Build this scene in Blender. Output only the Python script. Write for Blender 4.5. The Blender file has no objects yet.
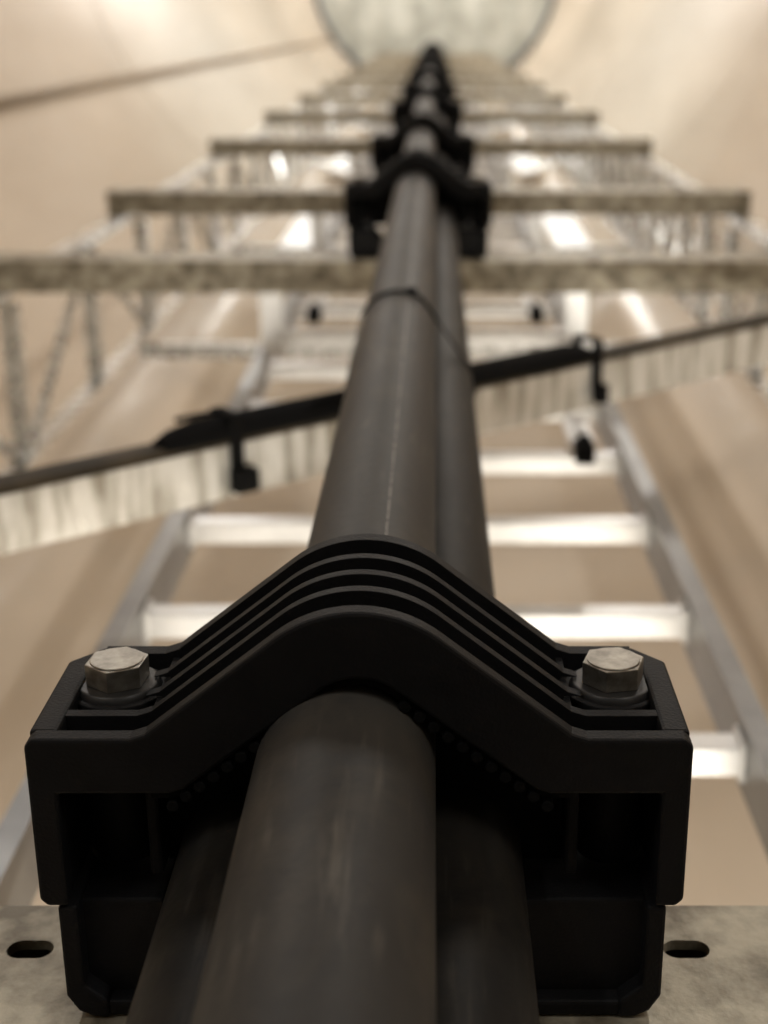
import bpy, bmesh, math, random
from mathutils import Matrix, Vector
random.seed(4)
scene = bpy.context.scene
scene.view_settings.view_transform = 'Standard'
col = scene.collection

# ------------------------------------------------------------------ materials
def mat(name, base, rough=0.5, metal=0.0, var=None, scale=20, stretch=(1,1,1), rvar=0.0, bump=0.0, bscale=200, spec=0.5, coat=0.0, lo=0.35, hi=0.65):
    m = bpy.data.materials.new(name); m.use_nodes = True
    nt = m.node_tree; N = nt.nodes; L = nt.links
    b = N['Principled BSDF']
    b.inputs['Base Color'].default_value = (*base, 1)
    b.inputs['Roughness'].default_value = rough
    b.inputs['Metallic'].default_value = metal
    b.inputs['Specular IOR Level'].default_value = spec
    b.inputs['Coat Weight'].default_value = coat
    tc = N.new('ShaderNodeTexCoord'); mp = N.new('ShaderNodeMapping')
    mp.inputs['Scale'].default_value = stretch
    L.new(tc.outputs['Object'], mp.inputs['Vector'])
    if var is not None:
        no = N.new('ShaderNodeTexNoise'); no.inputs['Scale'].default_value = scale
        no.inputs['Detail'].default_value = 6; no.inputs['Roughness'].default_value = 0.6
        L.new(mp.outputs[0], no.inputs['Vector'])
        cr = N.new('ShaderNodeValToRGB')
        cr.color_ramp.elements[0].position = lo; cr.color_ramp.elements[0].color = (*var, 1)
        cr.color_ramp.elements[1].position = hi; cr.color_ramp.elements[1].color = (*base, 1)
        L.new(no.outputs['Fac'], cr.inputs['Fac']); L.new(cr.outputs['Color'], b.inputs['Base Color'])
        if rvar:
            mr = N.new('ShaderNodeMapRange')
            mr.inputs['To Min'].default_value = rough - rvar; mr.inputs['To Max'].default_value = rough + rvar
            L.new(no.outputs['Fac'], mr.inputs['Value']); L.new(mr.outputs[0], b.inputs['Roughness'])
    if bump:
        n2 = N.new('ShaderNodeTexNoise'); n2.inputs['Scale'].default_value = bscale; n2.inputs['Detail'].default_value = 4
        L.new(tc.outputs['Object'], n2.inputs['Vector'])
        bp = N.new('ShaderNodeBump'); bp.inputs['Strength'].default_value = bump; bp.inputs['Distance'].default_value = 0.001
        L.new(n2.outputs['Fac'], bp.inputs['Height']); L.new(bp.outputs['Normal'], b.inputs['Normal'])
    return m

M_plastic = mat('black_nylon', (0.0085,0.0086,0.0096), 0.6, var=(0.0054,0.0055,0.006), scale=45, bump=0.35, bscale=700, spec=0.2, rvar=.1)
M_rubber  = mat('black_rubber', (0.005,0.005,0.005), 0.8, bump=0.3, bscale=500, spec=0.12)
M_bolt    = mat('stainless_bolt', (0.42,0.395,0.345), 0.38, 0.8, var=(0.22,0.205,0.175), scale=120, rvar=0.08)
M_wash    = mat('dark_washer', (0.045,0.045,0.045), 0.42, 0.5, var=(0.025,0.025,0.025), scale=90)
M_bar     = mat('weathered_galvanised', (0.47,0.43,0.335), 0.45, 0.3, var=(0.12,0.097,0.06), scale=32, rvar=0.1, bump=0.5, bscale=150, lo=.36, hi=.62)
M_galv    = mat('galvanised_steel', (0.70,0.71,0.69), 0.28, 0.7, var=(0.42,0.42,0.40), scale=25, rvar=0.1)
M_brace   = mat('brace_galvanised', (0.92,0.92,0.88), 0.25, 0.35, var=(0.40,0.38,0.32), scale=34, stretch=(1,0.15,1), rvar=0.08, lo=.38,hi=.55)
M_flgdark = mat('stained_flange', (0.075,0.058,0.036), 0.7, 0.0, var=(0.022,0.018,0.012), scale=14, spec=0.25)  # brown-black base puts the shadow strip into the flange colour
M_alu     = mat('ladder_aluminium', (0.82,0.82,0.81), 0.32, 0.4, var=(0.66,0.66,0.65), scale=14)
M_rail    = mat('rail_aluminium', (0.28,0.28,0.275), 0.34, 0.6, var=(0.18,0.18,0.18), scale=10)
M_wall    = mat('cream_tower_paint', (0.65,0.55,0.435), 0.20, 0.0, var=(0.52,0.43,0.33), scale=0.9, stretch=(1,1,0.3), rvar=0.05, coat=0.25)
M_ceil    = mat('grey_platform', (0.44,0.455,0.42), 0.55, 0.1, var=(0.27,0.28,0.25), scale=3)
M_floor   = mat('floor_checker_plate', (0.22,0.20,0.17), 0.5, 0.2, var=(0.15,0.14,0.12), scale=6)
M_flange  = mat('flange_steel', (0.80,0.77,0.70), 0.35, 0.2)
M_gasket  = mat('dark_gasket', (0.03,0.037,0.045), 0.6)
M_conduit = mat('brown_conduit', (0.34,0.27,0.19), 0.5)

def cable_mat(name, mark):
    if mark: a0,a1=(0.044,0.043,0.041),(0.029,0.028,0.027); dust=(0.085,0.074,0.057,1); dm=.55; sc=(0.115,0.105,0.09,1)
    else:    a0,a1=(0.015,0.015,0.0145),(0.009,0.009,0.0088); dust=(0.040,0.034,0.025,1); dm=.5; sc=(0.06,0.054,0.045,1)
    m = mat(name, a0, 0.55, var=a1, scale=20, stretch=(1,1,0.35), rvar=0.08, bump=0.3, bscale=160, spec=0.24 if mark else .17)
    nt = m.node_tree; N = nt.nodes; L = nt.links; b = N['Principled BSDF']
    src = b.inputs['Base Color'].links[0].from_socket
    tc = N.new('ShaderNodeTexCoord')
    mp = N.new('ShaderNodeMapping'); mp.inputs['Scale'].default_value = (1,1,0.09); mp.inputs['Rotation'].default_value=(0,.12,0)
    L.new(tc.outputs['Object'], mp.inputs['Vector'])
    n1 = N.new('ShaderNodeTexNoise'); n1.inputs['Scale'].default_value = 210; n1.inputs['Detail'].default_value = 4
    L.new(mp.outputs[0], n1.inputs['Vector'])
    n2 = N.new('ShaderNodeTexNoise'); n2.inputs['Scale'].default_value = 14; n2.inputs['Detail'].default_value=4
    L.new(tc.outputs['Object'], n2.inputs['Vector'])
    r1 = N.new('ShaderNodeMapRange'); r1.inputs['From Min'].default_value=0.55; r1.inputs['From Max'].default_value=0.75
    L.new(n1.outputs['Fac'], r1.inputs['Value'])
    r2 = N.new('ShaderNodeMapRange'); r2.inputs['From Min'].default_value=0.45; r2.inputs['From Max'].default_value=0.62
    L.new(n2.outputs['Fac'], r2.inputs['Value'])
    mu = N.new('ShaderNodeMath'); mu.operation='MULTIPLY'; L.new(r1.outputs[0],mu.inputs[0]); L.new(r2.outputs[0],mu.inputs[1])
    mx = N.new('ShaderNodeMix'); mx.data_type='RGBA'; L.new(mu.outputs[0], mx.inputs['Factor']); L.new(src, mx.inputs['A']); mx.inputs['B'].default_value=sc
    out = mx.outputs['Result']
    n4 = N.new('ShaderNodeTexNoise'); n4.inputs['Scale'].default_value=11; n4.inputs['Detail'].default_value=7; n4.inputs['Roughness'].default_value=.65; n4.inputs['Distortion'].default_value=0.8
    mp4 = N.new('ShaderNodeMapping'); mp4.inputs['Scale'].default_value=(1.6,1,0.9); mp4.inputs['Location'].default_value=(3,1,7)
    L.new(tc.outputs['Object'], mp4.inputs['Vector']); L.new(mp4.outputs[0], n4.inputs['Vector'])
    r4 = N.new('ShaderNodeMapRange'); r4.inputs['From Min'].default_value=0.48; r4.inputs['From Max'].default_value=0.68; r4.inputs['To Max'].default_value=dm
    L.new(n4.outputs['Fac'], r4.inputs['Value'])
    mx4 = N.new('ShaderNodeMix'); mx4.data_type='RGBA'; L.new(r4.outputs[0], mx4.inputs['Factor']); L.new(out, mx4.inputs['A']); mx4.inputs['B'].default_value=dust
    out = mx4.outputs['Result']
    if mark:
        sp = N.new('ShaderNodeSeparateXYZ'); L.new(tc.outputs['Object'], sp.inputs[0])
        a = N.new('ShaderNodeMath'); a.operation='COMPARE'; a.inputs[1].default_value = 0.0105; a.inputs[2].default_value=0.0006; L.new(sp.outputs['X'], a.inputs[0])
        c = N.new('ShaderNodeMath'); c.operation='LESS_THAN'; c.inputs[1].default_value=0; L.new(sp.outputs['Y'], c.inputs[0])
        n3 = N.new('ShaderNodeTexNoise'); n3.inputs['Scale'].default_value=260; L.new(tc.outputs['Object'], n3.inputs['Vector'])
        g = N.new('ShaderNodeMath'); g.operation='GREATER_THAN'; g.inputs[1].default_value=0.46; L.new(n3.outputs['Fac'], g.inputs[0])
        z1 = N.new('ShaderNodeMath'); z1.operation='GREATER_THAN'; z1.inputs[1].default_value=0.6; L.new(sp.outputs['Z'], z1.inputs[0])
        m1 = N.new('ShaderNodeMath'); m1.operation='MULTIPLY'; L.new(a.outputs[0],m1.inputs[0]); L.new(c.outputs[0],m1.inputs[1])
        m2 = N.new('ShaderNodeMath'); m2.operation='MULTIPLY'; L.new(m1.outputs[0],m2.inputs[0]); L.new(g.outputs[0],m2.inputs[1])
        m5 = N.new('ShaderNodeMath'); m5.operation='MULTIPLY'; L.new(m2.outputs[0],m5.inputs[0]); L.new(z1.outputs[0],m5.inputs[1])
        m3 = N.new('ShaderNodeMath'); m3.operation='MULTIPLY'; m3.inputs[1].default_value=0.6; L.new(m5.outputs[0],m3.inputs[0])
        mx2 = N.new('ShaderNodeMix'); mx2.data_type='RGBA'; L.new(m3.outputs[0], mx2.inputs['Factor']); L.new(out, mx2.inputs['A']); mx2.inputs['B'].default_value=(0.32,0.30,0.27,1)
        out = mx2.outputs['Result']
    L.new(out, b.inputs['Base Color'])
    return m
M_cable = cable_mat('cable_sheath_marked', True)
M_cable2 = cable_mat('cable_sheath', False)

def emis(name, c, s):
    m = bpy.data.materials.new(name); m.use_nodes=True
    b = m.node_tree.nodes['Principled BSDF']
    b.inputs['Base Color'].default_value=(0.9,0.9,0.88,1)
    b.inputs['Emission Color'].default_value=(*c,1); b.inputs['Emission Strength'].default_value=s
    return m
M_glow = emis('led_diffuser', (0.97,0.98,1.0), 0.6)  # glow of the added lights; on the rear strips it mimics wall glare

# ------------------------------------------------------------------ mesh helpers
def obj(name, me, m, parent=None, bevel=0, smooth=False, seg=2):
    o = bpy.data.objects.new(name, me); col.objects.link(o)
    if m is not None and not me.materials: me.materials.append(m)
    if smooth:
        for p in me.polygons: p.use_smooth = True
    if bevel:
        bv = o.modifiers.new('bevel','BEVEL'); bv.width=bevel; bv.segments=seg; bv.limit_method='ANGLE'; bv.angle_limit=math.radians(40)
    if parent: o.parent = parent
    return o

def empty(name, loc=(0,0,0)):
    e = bpy.data.objects.new(name, None); e.location = loc; e.empty_display_size=0.05; col.objects.link(e); return e

def bm_box(bm, x0,x1,y0,y1,z0,z1, M=None):
    vs=[bm.verts.new((x,y,z)) for x in (x0,x1) for y in (y0,y1) for z in (z0,z1)]
    for f in ((0,1,3,2),(4,6,7,5),(0,4,5,1),(2,3,7,6),(0,2,6,4),(1,5,7,3)):
        bm.faces.new([vs[i] for i in f])
    if M is not None:
        for v in vs: v.co = M @ v.co
    return vs

def bm_prism(bm, pts, axis, lo, hi):
    def P(p,t):
        return {'z':(p[0],p[1],t),'y':(p[0],t,p[1]),'x':(t,p[0],p[1])}[axis]
    a=[bm.verts.new(P(p,lo)) for p in pts]; b=[bm.verts.new(P(p,hi)) for p in pts]
    n=len(pts); bm.faces.new(a); bm.faces.new(b[::-1])
    for i in range(n):
        bm.faces.new((a[i],b[i],b[(i+1)%n],a[(i+1)%n]))

def bm_cyl(bm, p0, p1, r, seg=24, caps=True, r2=None):
    p0=Vector(p0); p1=Vector(p1); d=(p1-p0); 
    q=d.to_track_quat('Z','Y'); r2 = r if r2 is None else r2
    a=[];b=[]
    for i in range(seg):
        t=2*math.pi*i/seg; v=Vector((math.cos(t),math.sin(t),0))
        a.append(bm.verts.new(p0+q@(v*r))); b.append(bm.verts.new(p1+q@(v*r2)))
    for i in range(seg):
        f=bm.faces.new((a[i],a[(i+1)%seg],b[(i+1)%seg],b[i])); f.smooth = seg>8
    if caps: bm.faces.new(a[::-1]); bm.faces.new(b)

def mesh(name, fn):
    bm=bmesh.new(); fn(bm); bmesh.ops.recalc_face_normals(bm, faces=bm.faces[:]); me=bpy.data.meshes.new(name); bm.to_mesh(me); bm.free(); return me

# ------------------------------------------------------------------ clamp
CX=-0.0296; PY=0.261; R0=0.0508; PK=0.2077; ANG=math.radians(37.8); K=0.777; B0=0.1942
def prof(t, tp, xmax):
    r=R0-t; cy=PK+R0
    kx=(PY+tp-B0-t/math.cos(ANG))/K
    pts=[(xmax,PY+tp),(kx+0.003,PY+tp),(kx-0.003,PY+tp-0.003*K*0.85)]
    n=14
    right=[]
    for i in range(n+1):
        a=ANG*(1-i/n); right.append((r*math.sin(a), cy-r*math.cos(a)))
    half=pts+right
    left=[(-x,y) for x,y in half[:-1]]
    return left+half[::-1]
def band(t0,tp0,t1,tp1,xm):
    return prof(t0,tp0,xm)+prof(t1,tp1,xm)[::-1]
D=0.087; BZ=0.0565
def f_core(bm):
    bm_prism(bm, band(0.009,0.010,0.0272,0.0235,0.1195),'z',0.004,D-0.004)
def f_front(bm):
    top=prof(0,0,0.130)
    low=prof(0.0276,0.024,0.1185)
    t2=[(-.130,PY+.003),(-.127,PY)]+top[1:-1]+[(.127,PY),(.130,PY+.003)]
    pts=t2+[(.130,.3335),(.127,.3365),(.1185,.3365)]+low[::-1]+[(-.1185,.3365),(-.127,.3365),(-.130,.3335)]
    bm_prism(bm, pts,'z',0.0,0.009)
def f_ribs(bm):
    bm_prism(bm, band(0,0,0.0276,0.024,0.116),'z',D-0.008,D)
    bm_prism(bm, band(0,0.001,0.012,0.012,0.1265),'z',0.022,0.0275)
    for z in (0.0395,0.0575):
        bm_prism(bm, band(0,0.001,0.012,0.012,0.083),'z',z,z+0.0055)
    for s in (1,-1):
        bm_prism(bm,[(s*.0825,.0235),(s*.0825,.082),(s*.0855,.082),(s*.0855,.0235)],'y',PY+0.002,PY+0.013)
def f_sides(bm):
    for s in (1,-1):
        pl=[(s*.1298,0.008),(s*.1298,.072),(s*.117,D-.0003),(s*.107,D-.0003),(s*.1187,.070),(s*.1187,0.008)]
        bm_prism(bm, pl,'y',PY+.0003,0.336)
        bm_box(bm, *(sorted((s*.0885,s*.083))), 0.282,0.334, 0.018,D-0.004)
        bm_box(bm, *(sorted((s*.085,s*.119))), 0.282,0.334, 0.066,0.072)
def f_boss(bm):
    for s in (1,-1):
        bm_cyl(bm,(s*.105,0.2715,BZ),(s*.105,0.2655,BZ),0.0212,40)
        bm_cyl(bm,(s*.105,0.283,BZ-.01),(s*.105,0.338,BZ-.01),0.0145,32)
def f_lower(bm):
    def arc(cx,a0,a1,n=10,r=0.0345,cy=0.332):
        return [(cx+r*math.cos(math.radians(a0+(a1-a0)*i/n)), cy+r*math.sin(math.radians(a0+(a1-a0)*i/n))) for i in range(n+1)]
    inner=[(-.083,.340)]+arc(-.043,155,60)+arc(.033,120,15)+[(.083,.340)]
    out=[(.1235,.340),(.1235,.382),(.116,.3915),(-.116,.3915),(-.1235,.382),(-.1235,.340)]
    bm_prism(bm, inner+out,'z',0.010,D-0.003)
    for s in (1,-1):
        bm_prism(bm,[(s*.1235,.3375),(s*.1235,.381),(s*.119,.3885),(s*.113,.3915),(s*.106,.3915),(s*.106,.384),(s*.1155,.376),(s*.1155,.3375)],'z',0.001,D)
    bm_box(bm,-.112,.112,.3845,.3915,0.002,0.012)
def f_liner(bm):
    top=prof(0.0270,0.0235,0.083); 
    low=prof(0.0315,0.0280,0.083)
    bm_prism(bm, top+low[::-1],'z',0.004,D-0.003)
    for s in (1,-1):
        for i in range(11):
            t=i/10; x=s*(0.018+0.056*t); y=B0+0.0315/math.cos(ANG)+K*abs(x)-0.0004
            M=Matrix.Translation((x,y,0))@Matrix.Rotation(s*ANG,4,'Z')
            bm_cyl(bm,M@Vector((0,0,0.001)),M@Vector((0,0,D-0.004)),.0025,8)
    bm_box(bm,-.084,.084,.288,.337,.035,.07)
    bm_prism(bm,[(-.084,.289),(-.03,.247),(.03,.247),(.084,.289)],'z',.035,.07)
def hexpts(r,a0=0): return [(r*math.cos(math.radians(60*i+a0)), r*math.sin(math.radians(60*i+a0))) for i in range(6)]
def f_bolt(bm):
    for k,s in enumerate((1,-1)):
        h=[(s*.105+x,BZ+z) for x,z in hexpts(0.0136,12 if s>0 else 24)]
        bm_prism(bm,h,'y',0.2533,0.2628)
        bm_cyl(bm,(s*.105,0.2535,BZ),(s*.105,0.2527,BZ),0.0112,32)
def f_wash(bm):
    for s in (1,-1):
        bm_cyl(bm,(s*.105,0.2660,BZ),(s*.105,0.2628,BZ),0.0188,40,r2=0.0170)
        bm_cyl(bm,(s*.105,0.338,BZ-.01),(s*.105,0.282,BZ-.01),0.008,20)
parts=[('front_wall',mesh('clamp_front',f_front),M_plastic,.0014),('ribbed_shell',mesh('clamp_ribs',f_ribs),M_plastic,.0014),('saddle_core',mesh('clamp_core',f_core),M_plastic,.0008),
       ('side_walls',mesh('clamp_sides',f_sides),M_plastic,.0016),('bolt_bosses',mesh('clamp_boss',f_boss),M_plastic,.001),
       ('lower_half',mesh('clamp_lower',f_lower),M_plastic,.0014),('rubber_liner',mesh('clamp_liner',f_liner),M_rubber,.0004),
       ('hex_bolts',mesh('clamp_bolts',f_bolt),M_bolt,.0012),('washers',mesh('clamp_washers',f_wash),M_wash,.0006)]
ZC=[0.482,2.49,3.57,5.25,7.0,8.8,10.6,12.4,14.2,16.0,17.8,19.6,21.4]
ZTOP=23.2
for i,z in enumerate(ZC):
    e=empty('cable_clamp',(CX,0,z))
    for n,me,m,bv in parts:
        obj(n,me,m,e,bevel=bv if i<3 else 0)

# ------------------------------------------------------------------ power cables
RC=0.0355; CY=0.2416+RC
ZB,ZT=-1.5,ZTOP-.06
def sm(a,b,z):
    t=max(0,min(1,(z-a)/(b-a))); return t*t*(3-2*t)
def cable_mesh(rad,off):
    def f(bm):
        seg=72; rings=[]
        zs=[-1.5,-1,-.5,0]+[.05*i for i in range(1,31)]+[2+1.0*i for i in range(21)]+[ZT]
        for z in zs:
            ox,oy=off(z)
            rings.append([bm.verts.new((ox+rad*math.cos(2*math.pi*k/seg),oy+rad*math.sin(2*math.pi*k/seg),z)) for k in range(seg)])
        for a,b in zip(rings,rings[1:]):
            for k in range(seg):
                fc=bm.faces.new((a[k],a[(k+1)%seg],b[(k+1)%seg],b[k])); fc.smooth=True
        bm.faces.new(rings[0][::-1]); bm.faces.new(rings[-1])
    return mesh('power_cable',f)
MX=.0003-RC
o=obj('power_cable',cable_mesh(RC,lambda z:(0,0)),M_cable); o.location=(MX,CY,0)
o=obj('power_cable',cable_mesh(.0325,lambda z:(.020*sm(.54,.85,z),.015*sm(.54,.85,z))),M_cable2); o.location=(-.0755,.334,0)
o=obj('power_cable',cable_mesh(.0338,lambda z:(0,0)),M_cable2); o.location=(.0030,.333,0)

def f_tie(bm):
    cs=[(MX,CY,RC),(.003,.333,.0338),(-.0555,.349,.0325)]
    pts=[]
    for (cx,cy,rr),a0 in zip(cs,(-165,-30,85)):
        for i in range(13):
            a=math.radians(a0+115*i/12); pts.append((cx+math.cos(a)*(rr+.0014),cy+math.sin(a)*(rr+.0014)))
    n=len(pts); c=Vector((MX,CY+0.038))
    o2=[]
    for p in pts:
        v=(Vector(p)-c); o2.append(tuple(c+v*(1+0.0022/v.length)))
    rows=[]
    for ring,z in ((pts,-.004),(o2,-.004),(o2,.004),(pts,.004)):
        rows.append([bm.verts.new((p[0],p[1],z)) for p in ring])
    for j in range(4):
        a=rows[j];b=rows[(j+1)%4]
        for k in range(n): bm.faces.new((a[k],a[(k+1)%n],b[(k+1)%n],b[k]))
    bm_box(bm,MX+0.008,MX+0.018,CY-RC-0.005,CY-RC-.0006,-0.005,0.005)
mt=mesh('cable_tie',f_tie)
for z in (1.33,4.4,6.1):
    o=obj('cable_tie',mt,M_rubber); o.location=(0,0,z)

# ------------------------------------------------------------------ crossbars (C channel with slots)
YB=0.3925; XL,XR=-0.82,0.79
def f_bar(bm):
    T=0.005; zb=0.081; W=0.092; z0=zb-W
    holes=[-0.66,-0.50,-0.36,-0.182,0.113,0.29,0.45,0.61]
    hw,hh=0.0105,0.0065; zc=0.5*(z0+zb)+0.013
    bm_box(bm,XL,XR,YB,YB+T,z0,zc-hh); bm_box(bm,XL,XR,YB,YB+T,zc+hh,zb)
    xs=[XL]+sum([[h-hw,h+hw] for h in holes],[])+[XR]
    for i in range(0,len(xs),2): bm_box(bm,xs[i],xs[i+1],YB,YB+T,zc-hh,zc+hh)
    for h in holes:
        for s in (1,-1):
            cx=h+s*(hw-hh)
            arc=[(cx+s*hh*math.cos(a),zc+hh*math.sin(a)) for a in [math.radians(-90+18*k) for k in range(11)]]
            up=[(x,z) for x,z in arc if z>=zc-1e-6]+[(h+s*hw,zc+hh)]
            dn=[(x,z) for x,z in arc if z<=zc+1e-6]+[(h+s*hw,zc-hh)]
            bm_prism(bm,up,'y',YB,YB+T); bm_prism(bm,[dn[-1]]+dn[:-1],'y',YB,YB+T)
    bm_box(bm,XL,XR,YB+T,YB+0.058,z0,z0+T); bm_box(bm,XL,XR,YB+T,YB+0.058,zb-T,zb)
    bm_box(bm,XL,XR,YB+0.053,YB+0.058,z0+T,zb-T)   # closed box section
mb=mesh('crossbar',f_bar)
for z in ZC:
    o=obj('steel_crossbar',mb,M_bar); o.location=(0,0,z)

# ------------------------------------------------------------------ side lattice frames
YF0,YF1=0.452,0.492; YK0,YK1=0.79,0.83
def side_frame(s,dense):
    x0,x1 = (XL+0.005,XL+0.045) if s<0 else (XR-0.045,XR-0.005)
    e=empty('lattice_support_frame')
    zt=ZTOP-.06
    def f(bm):
        for y0,y1 in ((YF0,YF1),(YK0,YK1)):
            bm_box(bm,x0,x1,y0,y0+.004,-1.5,zt)
            xx=(x0,x0+.004) if s<0 else (x1-.004,x1)
            bm_box(bm,xx[0],xx[1],y0+.004,y1,-1.5,zt)
    obj('uprights',mesh('uprights',f),M_galv,e)
    def g(bm):
        z=0.1
        k=0
        while z<ZTOP-.6:
            bm_box(bm,x0+.004,x0+.034,YF1,YK0,z,z+.03)
            if dense:
                bm_cyl(bm,(x0+.02,YF1,z+.05),(x0+.02,YK0,z+.34),.006,6)
                bm_cyl(bm,(x0+.02,YK0,z+.05),(x0+.02,YF1,z+.34),.006,6)
                bm_cyl(bm,(x0+.02,.5*(YF1+YK0),z+.03),(x0+.02,YF1,z+.19),.005,6)
                bm_cyl(bm,(x0+.02,.5*(YF1+YK0),z+.03),(x0+.02,YK0,z+.19),.005,6)
                z+=0.35
            else:
                a=(YF1,YK0) if k%2 else (YK0,YF1)
                bm_cyl(bm,(x0+.02,a[0],z+.05),(x0+.02,a[1],z+.62),.011,8)
                z+=0.62
            k+=1
    obj('bracing',mesh('bracing',g),M_galv,e)
side_frame(-1,False); side_frame(1,True)

def f_back(bm):
    bm_box(bm,XL+.045,XR-.045,YK0,YK0+.035,0,.035)
mbk=mesh('rear_strut',f_back)
for z in (3.6,5.3,7.05,8.85,10.65,12.45,14.25,16.05,17.85,19.65,21.45):
    o=obj('rear_strut',mbk,M_galv); o.location=(0,0,z)

# ------------------------------------------------------------------ ladder
YL=0.60
lad=empty('access_ladder')
LX0,LX1=-0.308,0.268
def f_rails(bm):
    for x,s in ((LX0,1),(LX1,-1)):
        t=.003
        bm_box(bm,*(sorted((x,x-s*t))),YL-.028,YL+.034,-1.5,ZTOP-.06)
        bm_box(bm,*(sorted((x-s*t,x-s*.022))),YL-.028,YL-.028+t,-1.5,ZTOP-.06)
        bm_box(bm,*(sorted((x-s*t,x-s*.022))),YL+.034-t,YL+.034,-1.5,ZTOP-.06)
obj('side_rails',mesh('rails',f_rails),M_rail,lad)
def f_rungs(bm):
    z=1.085-0.288*9
    while z<ZTOP-.3:
        bm_box(bm,LX0,LX1,YL-.012,YL+.015,z-.015,z+.015)
        for xx in (LX0,LX1): 
            s=1 if xx==LX0 else -1
            bm_box(bm,*(sorted((xx,xx+s*.005))),YL-.018,YL+.020,z-.019,z+.019)
        z+=0.288
obj('rungs',mesh('rungs',f_rungs),M_alu,lad,bevel=.0015)
def f_lb(bm):
    for z in (1.93,2.93,4.9,6.9,8.9,10.9,12.9):
        for x in (-.255,.214):
            bm_box(bm,x-.014,x+.014,YL-.035,YL-.008,z-.026,z+.02)
            bm_box(bm,x-.008,x+.008,YL-.045,YL-.035,z-.009,z+.009)
obj('rung_clips',mesh('clips',f_lb),M_rubber,lad,bevel=.002)
def f_lb2(bm):
    for z in (1.93,2.93,4.9,6.9,8.9,10.9,12.9):
        for x in (-.255,.214):
            bm_box(bm,x-.018,x+.018,YL-.03,YL-.02,z+.02,z+.17)
            bm_cyl(bm,(x,YL-.036,z+.07),(x,YL-.03,z+.07),.010,12)
            bm_cyl(bm,(x,YL-.036,z+.13),(x,YL-.03,z+.13),.007,12)
    for z in ZC:
        for x in (LX0+.012,LX1-.012):
            bm_box(bm,x-.02,x+.02,YB+.058,YL-.028,z+.02,z+.026)
obj('clip_brackets',mesh('clipbr',f_lb2),M_alu,lad)

# ------------------------------------------------------------------ diagonal brace
p0=Vector((-.765,.455,.975)); p1=Vector((.74,.455,2.30))
dirv=(p1-p0).normalized(); Lb=(p1-p0).length
Md=Matrix.Translation(p0)@Matrix(((dirv.x,0,-dirv.z,0),(0,1,0,0),(dirv.z,0,dirv.x,0),(0,0,0,1)))
br=empty('diagonal_brace')
def f_dg(bm): bm_box(bm,0,Lb,-.026,.034,0,.005)
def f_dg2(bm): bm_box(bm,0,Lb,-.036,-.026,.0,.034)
o=obj('web',mesh('dg',f_dg),M_brace,br,bevel=.001); o.matrix_local=Md
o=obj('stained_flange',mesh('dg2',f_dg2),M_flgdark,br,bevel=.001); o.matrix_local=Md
def f_sl(bm):
    n=12; yb=-.034
    prof_=[(.022*math.cos(math.radians(180+180*i/n)),yb+.023*math.sin(math.radians(180+180*i/n))) for i in range(n+1)]
    stations=[(.645,.35),(.66,.75),(.69,1),(1.26,1),(1.29,.8),(1.31,.4)]
    rows=[]
    for a,k in stations:
        rows.append([bm.verts.new((a,yb+(yy-yb)*k,.014+zz*(.6+.4*k))) for zz,yy in prof_])
    for r0,r1 in zip(rows,rows[1:]):
        for i in range(n):
            f=bm.faces.new((r0[i],r0[i+1],r1[i+1],r1[i])); f.smooth=True
        bm.faces.new((r0[0],r0[-1],r1[-1],r1[0]))
    bm.faces.new(rows[0]); bm.faces.new(rows[-1])
o=obj('rubber_sleeve',mesh('sl',f_sl),M_rubber,br); o.matrix_local=Md
def f_ti(bm):
    for a,kk in ((.730,1),(1.305,.5)):
        bm_box(bm,a-.008,a+.008,-.061,-.056,-.004,.036)
        bm_box(bm,a-.008,a+.008,-.059,.012,-.007,-.001)
        bm_box(bm,a-.010*kk,a+.018*kk,.000,.026,-.020,-.001)
        bm_box(bm,a-.008,a+.008,-.059,-.036,.032,.036)
    bm_box(bm,.67,.73,-.062,-.057,.016,.024)
o=obj('hook_straps',mesh('ti',f_ti),M_rubber,br,bevel=.003); o.matrix_local=Md

# ------------------------------------------------------------------ tower shell
TC=(0,-0.86); 
def RT(z): return 2.14+(1.93-2.14)*(z/23.2)
def f_wall(bm):
    seg=160; rows=[]
    zs=[-1.5+(ZTOP+1.6)*i/40 for i in range(41)]
    for z in zs:
        rows.append([bm.verts.new((TC[0]+RT(z)*math.cos(2*math.pi*k/seg),TC[1]+RT(z)*math.sin(2*math.pi*k/seg),z)) for k in range(seg)])
    for a,b in zip(rows,rows[1:]):
        for k in range(seg):
            f=bm.faces.new((a[k],b[k],b[(k+1)%seg],a[(k+1)%seg])); f.smooth=True
obj('wall_tower',mesh('wall_tower',f_wall),M_wall)
def disc(name,z,m,th):
    def f(bm): bm_cyl(bm,(TC[0],TC[1],z),(TC[0],TC[1],z+th),RT(z)+.02,128)
    return obj(name,mesh(name,f),m)
disc('ceiling',ZTOP,M_ceil,.06); disc('floor',-1.56,M_floor,.06)
def ring(name,z,h,dep,m):
    def f(bm):
        seg=160; R=RT(z); prof_=[(R+.01,z),(R-dep,z),(R-dep,z+h),(R+.01,z+h)]
        rows=[[bm.verts.new((TC[0]+r*math.cos(2*math.pi*k/seg),TC[1]+r*math.sin(2*math.pi*k/seg),zz)) for k in range(seg)] for r,zz in prof_]
        for j in range(3):
            for k in range(seg): bm.faces.new((rows[j][k],rows[j][(k+1)%seg],rows[j+1][(k+1)%seg],rows[j+1][k]))
    return obj(name,mesh(name,f),m,smooth=False)
ring('trim_1',ZTOP-.10,.10,.06,M_gasket)
for i,z in enumerate((8.4,14.2,20.0)):
    ring('trim_%d'%(i+2),z,.02,.003,M_wall)
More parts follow.
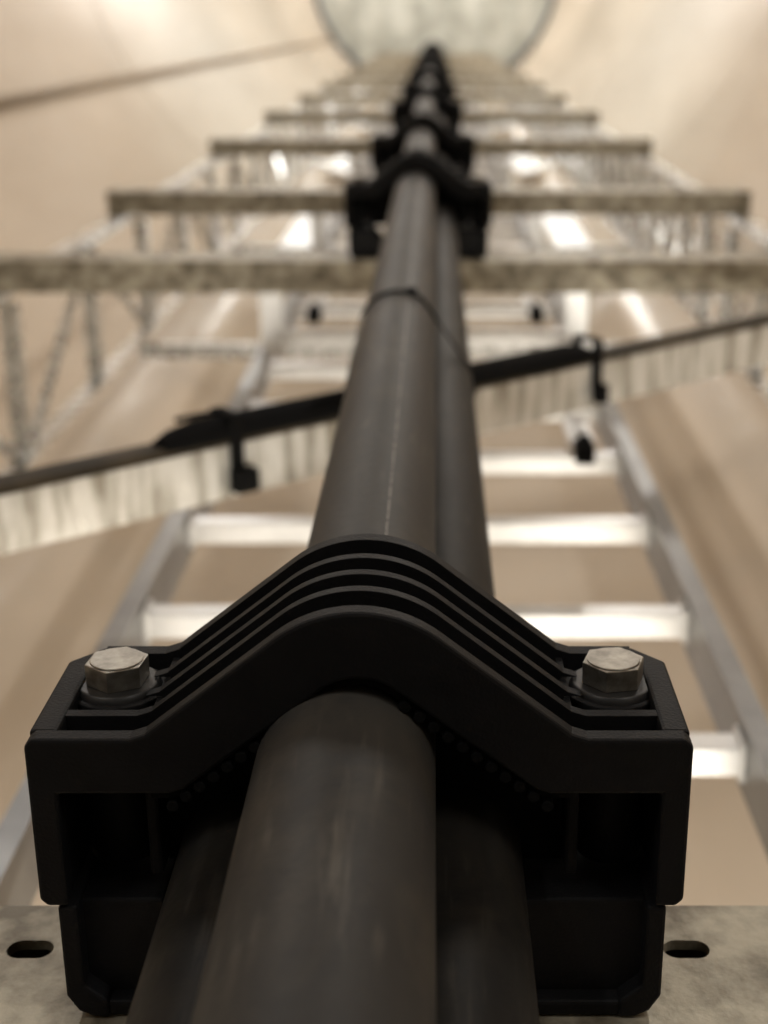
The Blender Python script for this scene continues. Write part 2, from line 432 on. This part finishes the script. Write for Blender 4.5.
def f_rib(bm):
    for k in range(-3,3):
        x=k*.5+.25; h=math.sqrt(1.80**2-x*x)
        bm_box(bm,x-.02,x+.02,TC[1]-h,TC[1]+h,ZTOP-.05,ZTOP)
obj('platform_joists',mesh('joists',f_rib),M_ceil)
def f_cond(bm):
    a=math.atan2(1.17,-1.75)
    p=lambda z:(TC[0]+(RT(z)-.03)*math.cos(a),TC[1]+(RT(z)-.03)*math.sin(a),z)
    bm_cyl(bm,p(-1.5),p(ZTOP-.1),.02,16)
obj('wall_conduit',mesh('cond',f_cond),M_conduit)

# ------------------------------------------------------------------ added lights with fixture bodies
def add_light(x,y,z,L,W,power,tgt,colr=(1,.96,.90),flat=True):
    e=empty('tower_luminaire',(x,y,z))
    d=(Vector(tgt)-Vector((x,y,z)))
    if flat: d.z=0
    d.normalize()
    q=d.to_track_quat('-Z','Y')
    e.rotation_mode='QUATERNION'; e.rotation_quaternion=q
    def f(bm): bm_box(bm,-W/2,W/2,-L/2,L/2,0,.05 if flat else .02)
    obj('housing',mesh('housing',f),M_flange,e)
    def g(bm): bm_box(bm,-W/2+.01,W/2-.01,-L/2+.01,L/2-.01,-.015,0)
    obj('diffuser',mesh('diffuser',g),M_glow,e)
    ld=bpy.data.lights.new('led','AREA'); ld.shape='RECTANGLE'; ld.size=W; ld.size_y=L; ld.energy=power; ld.color=colr
    lo=bpy.data.objects.new('led_light',ld); col.objects.link(lo); lo.parent=e; lo.location=(0,0,-.03)
for z,pw in ((-.3,17),(4.0,28),(9,42),(14,56),(19,68),(22.0,78)):  # unseen wall lights added on the camera side to light the tower
    R=RT(z)-.08
    a=math.radians(-50)
    add_light(TC[0]+R*math.cos(a),TC[1]+R*math.sin(a),z,1.2,.12,pw,(0,0,z))
    a=math.radians(-135)
    add_light(TC[0]+R*math.cos(a),TC[1]+R*math.sin(a),z,1.2,.12,pw*.8,(0,0,z),(1,.98,.95))
for z in (7.4,11,15.5):  # glowing strips added in place of glare reflected by the wall
    for s in (1,-1):
        yy=TC[1]+math.sqrt((RT(z)-.07)**2-.68**2)
        add_light(s*.68,yy,z,1.5,.16,12,(s*.3,-.8,z),(1,.98,.95))
# hidden lights added behind the first crossbar to brighten the lower wall
add_light(.38,.72,.40,.05,.30,12,(.48,1.2,1.2),(1,.94,.84),flat=False)
add_light(-.42,.72,.40,.05,.30,6,(-.50,1.2,1.2),(1,.94,.84),flat=False)

w=bpy.data.worlds.new('world'); scene.world=w; w.use_nodes=True
w.node_tree.nodes['Background'].inputs[0].default_value=(.9,.85,.8,1); w.node_tree.nodes['Background'].inputs[1].default_value=.3

# ------------------------------------------------------------------ camera
th=math.atan(487/1400); s,c=math.sin(th),math.cos(th)
cd=bpy.data.cameras.new('camera'); cam=bpy.data.objects.new('camera',cd); col.objects.link(cam)
cam.matrix_world=Matrix(((1,0,0,0),(0,-c,-s,0),(0,s,-c,0),(0,0,0,1)))
cd.sensor_width=36; cd.sensor_fit='AUTO'; cd.lens=1400/1024*36; cd.shift_x=-51/1024
cd.clip_start=.01; cd.clip_end=100
cd.dof.use_dof=True; cd.dof.focus_distance=.565; cd.dof.aperture_fstop=7.0
scene.camera=cam
